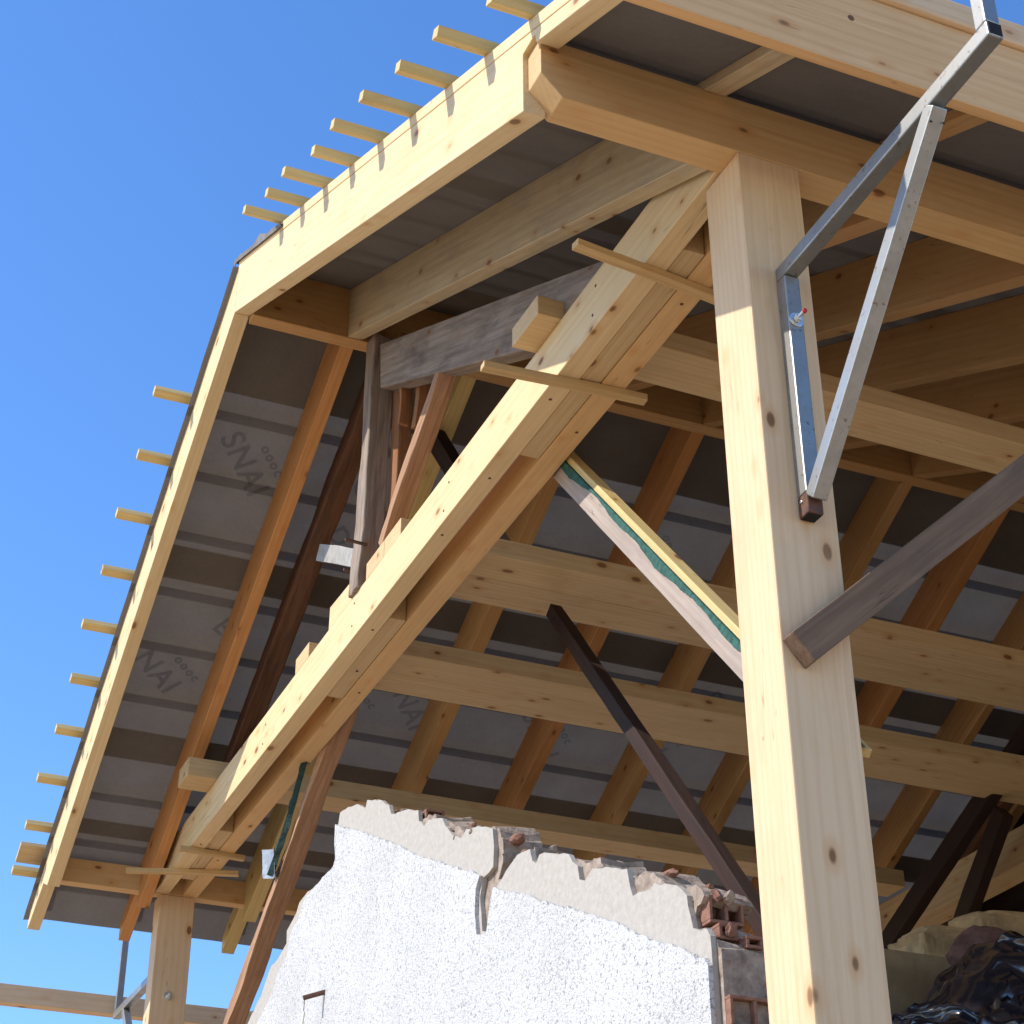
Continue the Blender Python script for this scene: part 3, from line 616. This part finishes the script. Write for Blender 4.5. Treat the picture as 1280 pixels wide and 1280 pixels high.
slab('plaster_coat', [(-.606, ZG), (-7.2, ZG)] + foot + ragged(LE, .010, .035, 1) + ragged(T1, .008, .03, 2) + ragged(CR, .004, .03, 5) + ragged(T2, .008, .03, 3), .100, .116, PLASTER, wl)
slab('roughcast_coat', [(-.603, ZG), (-7.0, ZG), (-6.9, -3.2), (-5.9, -2.0), (-5.2, -1.45)] + ragged(LRt, .012, .03, 4) + ragged(L1, .010, .02, 6) + [(-2.15, -1.47), (-2.158, -1.55), (-2.14, -1.632), (-2.06, -1.658), (-2.02, -1.55)] + ragged(L2, .010, .02, 7), .086, .0995, ROUGH, wl)
core = [(-.575, ZG), (-7.15, ZG), (-7.15, -3.22), (-6.05, -2.02), (-5.35, -1.46), (-4.9, -1.20), (-4.6, -1.06), (-4.38, -.99), (-4.24, -.88), (-4.1, -.86), (-3.73, -.86), (-3.70, -.66), (-3.58, -.628), (-3.47, -.648), (-3.40, -.725), (-3.2, -.80), (-3.06, -.842), (-2.96, -.878), (-2.8, -.95), (-2.73, -.975), (-2.62, -1.0), (-2.54, -1.07), (-2.46, -1.09), (-2.36, -1.15), (-2.31, -1.20), (-2.2, -1.245), (-2.07, -1.265), (-2.01, -1.31), (-1.98, -1.37), (-1.99, -1.43), (-2.03, -1.475), (-1.98, -1.50), (-1.90, -1.47), (-1.80, -1.47), (-1.73, -1.44), (-1.70, -1.505), (-1.55, -1.55), (-1.44, -1.575), (-1.36, -1.62), (-1.28, -1.63), (-1.22, -1.70), (-1.06, -1.785), (-1.0, -1.795), (-.93, -1.825), (-.87, -1.875), (-.80, -1.915), (-.72, -1.94), (-.69, -1.93), (-.665, -1.965), (-.66, -1.985)]
core = [(x, z - (.028 if (-3.72 < x < -2.1 or -1.9 < x < -1.05) and z > -2 else 0)) for x, z in core]
core += [(-.70, -2.0), (-.70, -2.055), (-.66, -2.062), (-.64, -2.105), (-.60, -2.11), (-.598, -2.13), (-.585, -2.14)]
slab('masonry_core', ragged(core, .012, .018, 12), .117, .262, MORTAR, wl, back=.03)
def hollow(name, x0, x1, y0, y1, z0, z1, nh, parent, rows=1, wl_=.009):
    bm = bmesh.new()
    def bx(a, b, c, d):
        r = bmesh.ops.create_cube(bm, size=1)['verts']
        for v in r: v.co = Vector(((x0 + x1) / 2 + v.co.x * (x1 - x0), (a + b) / 2 + v.co.y * (b - a), (c + d) / 2 + v.co.z * (d - c)))
    bx(y0, y1, z0, z0 + wl_); bx(y0, y1, z1 - wl_, z1)
    st = (y1 - y0 - wl_) / nh
    for i in range(nh + 1): bx(y0 + i * st, y0 + i * st + wl_, z0 + wl_ + .0004, z1 - wl_ - .0004)
    if rows == 2: bx(y0 + wl_ + .0004, y1 - wl_ - .0004, (z0 + z1) / 2 - .004, (z0 + z1) / 2 + .004)
    # back plug so the cells are dark, not see-through
    r = bmesh.ops.create_cube(bm, size=1)['verts']
    for v in r: v.co = Vector((x0 - .004 + v.co.x * .006, (y0 + y1) / 2 + v.co.y * (y1 - y0 - .002), (z0 + z1) / 2 + v.co.z * (z1 - z0 - .002)))
    me = bpy.data.meshes.new(name); bm.to_mesh(me); bm.free()
    return link(name, me, BRICK, parent, None, .0015)
hollow('hollow_brick', -.84, -.655, .130, .232, -2.046, -1.972, 2, wl)
hollow('hollow_brick', -.82, -.620, .135, .190, -2.100, -2.058, 1, wl)
hollow('hollow_brick', -.80, -.590, .195, .245, -2.125, -2.092, 1, wl)
hollow('hollow_brick', -.78, -.560, .118, .262, -2.345, -2.262, 2, wl)
hollow('hollow_brick', -.78, -.562, .118, .262, -2.44, -2.358, 2, wl)
hollow('hollow_brick', -2.90, -2.74, .125, .20, -1.015, -.955, 1, wl)
# broken clay shards on the top edge
def shard(x, y, z, s, mat, seed):
    bm = bmesh.new(); bmesh.ops.create_icosphere(bm, subdivisions=2, radius=1)
    for v in bm.verts:
        q = noise.noise(v.co * 1.7 + Vector((seed, 0, 0))); v.co *= 1 + .45 * q
        v.co = Vector((v.co.x * s * 1.5, v.co.y * s * 1.1, v.co.z * s * .7))
    me = bpy.data.meshes.new('broken_brick'); bm.to_mesh(me); bm.free()
    return link('broken_brick', me, mat, wl, Matrix.Translation((x, y, z)) @ Matrix.Rotation(seed, 4, 'Y'))
for i, (x, z, s) in enumerate(((-3.56, -.628, .018), (-3.46, -.655, .022), (-3.12, -.80, .02), (-3.02, -.862, .022), (-2.72, -.99, .022), (-2.66, -1.01, .02), (-2.42, -1.13, .03), (-2.34, -1.165, .028), (-2.28, -1.20, .02), (-1.95, -1.335, .035), (-1.90, -1.41, .03), (-1.735, -1.45, .026), (-1.69, -1.50, .018), (-1.38, -1.62, .03), (-1.30, -1.655, .032), (-1.24, -1.70, .022), (-.93, -1.80, .03), (-.98, -1.83, .04), (-.70, -1.93, .028), (-.665, -1.95, .03), (-.63, -1.965, .022), (-2.0, -1.46, .03), (-.61, -2.06, .02), (-1.36, -1.69, .03))):
    shard(x, .15 + .04 * random.random(), z - .02, s * .62, BRICK if i % 3 != 2 else MORTAR, i * 1.37)
bm = bmesh.new(); topl = [p for p in T1[1:-2]] + T2[2:-2]
for i in range(len(topl) - 1):
    a, b = Vector(topl[i]), Vector(topl[i + 1])
    if abs(a.x - b.x) > .3: continue
    for k in range(max(1, int((b - a).length / .012))):
        p = a.lerp(b, random.random()); s_ = random.choice((.004, .006, .008, .012)) * random.uniform(.7, 1.4)
        vv = bmesh.ops.create_icosphere(bm, subdivisions=1, radius=s_)['verts']; yy = random.uniform(.104, .25); dz = random.uniform(-.012, .004) - (.02 if yy > .12 else 0)
        for v in vv: v.co = Vector((v.co.x * random.uniform(.8, 1.5) + p.x + random.uniform(-.01, .01), v.co.y + yy, v.co.z * random.uniform(.7, 1.1) + p.y + dz))
me = bpy.data.meshes.new('crumbs'); bm.to_mesh(me); bm.free()
o = link('crumbs', me, MORTAR, wl); o['kind'] = 'stuff'
# pipe stub with its tag on the wall
e = empty('pipe_stub', (-3.78, .09, -1.37), label='small rusty pipe stub poking from the white roughcast with a grey tag hanging', cat='pipe')
bar('pipe', (-3.765, .10, -1.372), (-3.80, .005, -1.402), .018, .018, RUST, e, bevel=.004)
bar('wire', (-3.80, .012, -1.405), (-3.83, .02, -1.45), .003, .003, RUST, e, bevel=0)
bar('tag', (-3.828, .02, -1.445), (-3.87, .025, -1.50), .030, .004, PAPER, e, up=(0, 1, 0), bevel=0)

# ================================================================ BACK OF THE BUILDING
tb2 = tag(box('tie_beam', (-L, -.1), (4.28, 4.46), (.0, .211), W_JOIST, bevel=.003), 'second tie beam far back inside, pale in the gloom at lower right', 'beam')
tag(box('back_wall', (-L - .1, .0), (4.72, 5.0), (ZG, -.04), STONE, warp=0), 'rough ochre stone wall closing the back of the building at lower right', 'wall')
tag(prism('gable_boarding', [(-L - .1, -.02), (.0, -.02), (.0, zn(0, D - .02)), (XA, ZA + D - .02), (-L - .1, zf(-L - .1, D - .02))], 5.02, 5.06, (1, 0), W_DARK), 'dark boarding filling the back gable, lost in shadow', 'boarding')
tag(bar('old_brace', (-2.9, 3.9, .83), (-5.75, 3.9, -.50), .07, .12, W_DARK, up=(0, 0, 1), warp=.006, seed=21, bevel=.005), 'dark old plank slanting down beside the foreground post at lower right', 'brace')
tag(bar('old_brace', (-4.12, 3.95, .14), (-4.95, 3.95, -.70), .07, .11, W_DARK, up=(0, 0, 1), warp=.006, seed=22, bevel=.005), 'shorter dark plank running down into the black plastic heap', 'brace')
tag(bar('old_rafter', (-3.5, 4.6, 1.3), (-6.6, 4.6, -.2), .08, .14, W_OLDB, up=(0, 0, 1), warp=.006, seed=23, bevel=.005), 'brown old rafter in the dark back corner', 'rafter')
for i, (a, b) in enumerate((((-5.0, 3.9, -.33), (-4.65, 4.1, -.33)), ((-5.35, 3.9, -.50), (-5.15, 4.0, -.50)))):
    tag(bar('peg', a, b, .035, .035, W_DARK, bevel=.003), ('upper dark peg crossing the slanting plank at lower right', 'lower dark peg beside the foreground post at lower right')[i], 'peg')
# inner low wall carrying the plastic-covered heap
tag(box('inner_wall', (-3.7, -2.6), (2.75, 5.0), (ZG, -1.62), BLOCKW), 'rough block wall under the black plastic heap', 'wall')
bm = bmesh.new(); g = []; nx, ny = 64, 110
prof = [(1.9, -1.75), (2.20, -1.60), (2.29, -1.43), (2.46, -1.35), (2.58, -1.295), (2.66, -1.20), (2.72, -1.12), (2.80, -1.06), (2.9, -1.035), (3.0, -1.05), (3.2, -1.06), (3.6, -1.0), (4.2, -1.05), (4.7, -1.4)]
def ph(y):
    for (a, za_), (b, zb) in zip(prof, prof[1:]):
        if a <= y <= b: return za_ + (zb - za_) * (y - a) / (b - a)
    return -1.75
for i in range(nx + 1):
    r = []
    for j in range(ny + 1):
        u = i / nx * 2 - 1; y = 1.95 + 2.7 * j / ny
        h = ph(y); sh = max(0, 1 - abs(u) ** 2.4)
        z = -1.85 + (h + 1.85) * sh; x = -3.05 + u * .62
        c = .5 + .5 * min(1, (y - 1.95) * 2)
        q = noise.noise(Vector((x * 3, y * 3, z * 3)));
        rd = abs(noise.noise(Vector((x * 5 + q * 2, y * 4 - x * 4, z * 8)))) ; rd2 = abs(noise.noise(Vector((x * 13 + q * 3, y * 11 + x * 7, z * 18))))
        rd3 = abs(noise.noise(Vector((x * 4 - y * 3, y * 1.5 + z * 4, 5))))
        z += (.045 * q - .12 * rd - .022 * rd2) * c; x += (.09 * q + .045 * rd2 - .16 * rd3) * c; y += .05 * rd3 * c
        r.append(bm.verts.new((x, y, z)))
    g.append(r)
for i in range(nx):
    for j in range(ny): bm.faces.new((g[i][j], g[i][j + 1], g[i + 1][j + 1], g[i + 1][j]))
for f in bm.faces: f.smooth = True
me = bpy.data.meshes.new('plastic_heap'); bm.to_mesh(me); bm.free()
o = link('plastic_sheet', me, PLASTIC); sm = o.modifiers.new('solid', 'SOLIDIFY'); sm.thickness = .002
tag(o, 'crumpled glossy black plastic sheet over a heap at the bottom right corner', 'plastic sheet')
bm = bmesh.new(); bmesh.ops.create_icosphere(bm, subdivisions=4, radius=1)
for v in bm.verts:
    v.co *= 1 + .35 * noise.noise(v.co * 1.3 + Vector((4, 0, 0))) + .08 * noise.noise(v.co * 5)
    v.co = Vector((v.co.x * .16, v.co.y * .17, v.co.z * .11))
me = bpy.data.meshes.new('stone'); bm.to_mesh(me); bm.free()
TAN = plain('pale_sandstone', (.56, .40, .23), .95, 0, 9, .5, .8, dark=(.30, .22, .13))
for i, (x, y, z, sx, sz, lb) in enumerate(((-3.95, 3.30, -.80, .20, .12, 'pale ochre stone block behind the plastic heap, nearest the foreground post'), (-3.95, 3.66, -.70, .21, .15, 'large pale ochre stone behind the reddish stone'), (-3.95, 4.06, -.72, .20, .15, 'pale ochre stone at the right edge behind the black plastic'), (-3.95, 2.98, -.94, .15, .10, 'small ochre stone low behind the two dark planks'))):
    bm = bmesh.new(); bmesh.ops.create_icosphere(bm, subdivisions=4, radius=1)
    for v in bm.verts:
        v.co = Vector([math.copysign(abs(c) ** .38, c) for c in v.co]) * (1 + .22 * noise.noise(v.co * 1.6 + Vector((i * 3, 0, 0))) + .07 * noise.noise(v.co * 6))
        v.co = Vector((v.co.x * .16, v.co.y * sx, v.co.z * sz))
    mm_ = bpy.data.meshes.new('stone'); bm.to_mesh(mm_); bm.free()
    tag(link('stone', mm_, TAN, None, Matrix.Translation((x, y, z))), lb, 'stone', 'ochre stones behind the plastic heap')
tag(box('stone_wall', (-4.15, -3.75), (2.7, 5.0), (ZG, -.86), STONE), 'ochre rubble wall carrying the pale stones behind the black plastic', 'wall')
tag(link('stone', me, REDSTONE, None, Matrix.Translation((-3.30, 3.06, -.99))), 'reddish stone lying on top of the black plastic heap', 'stone')
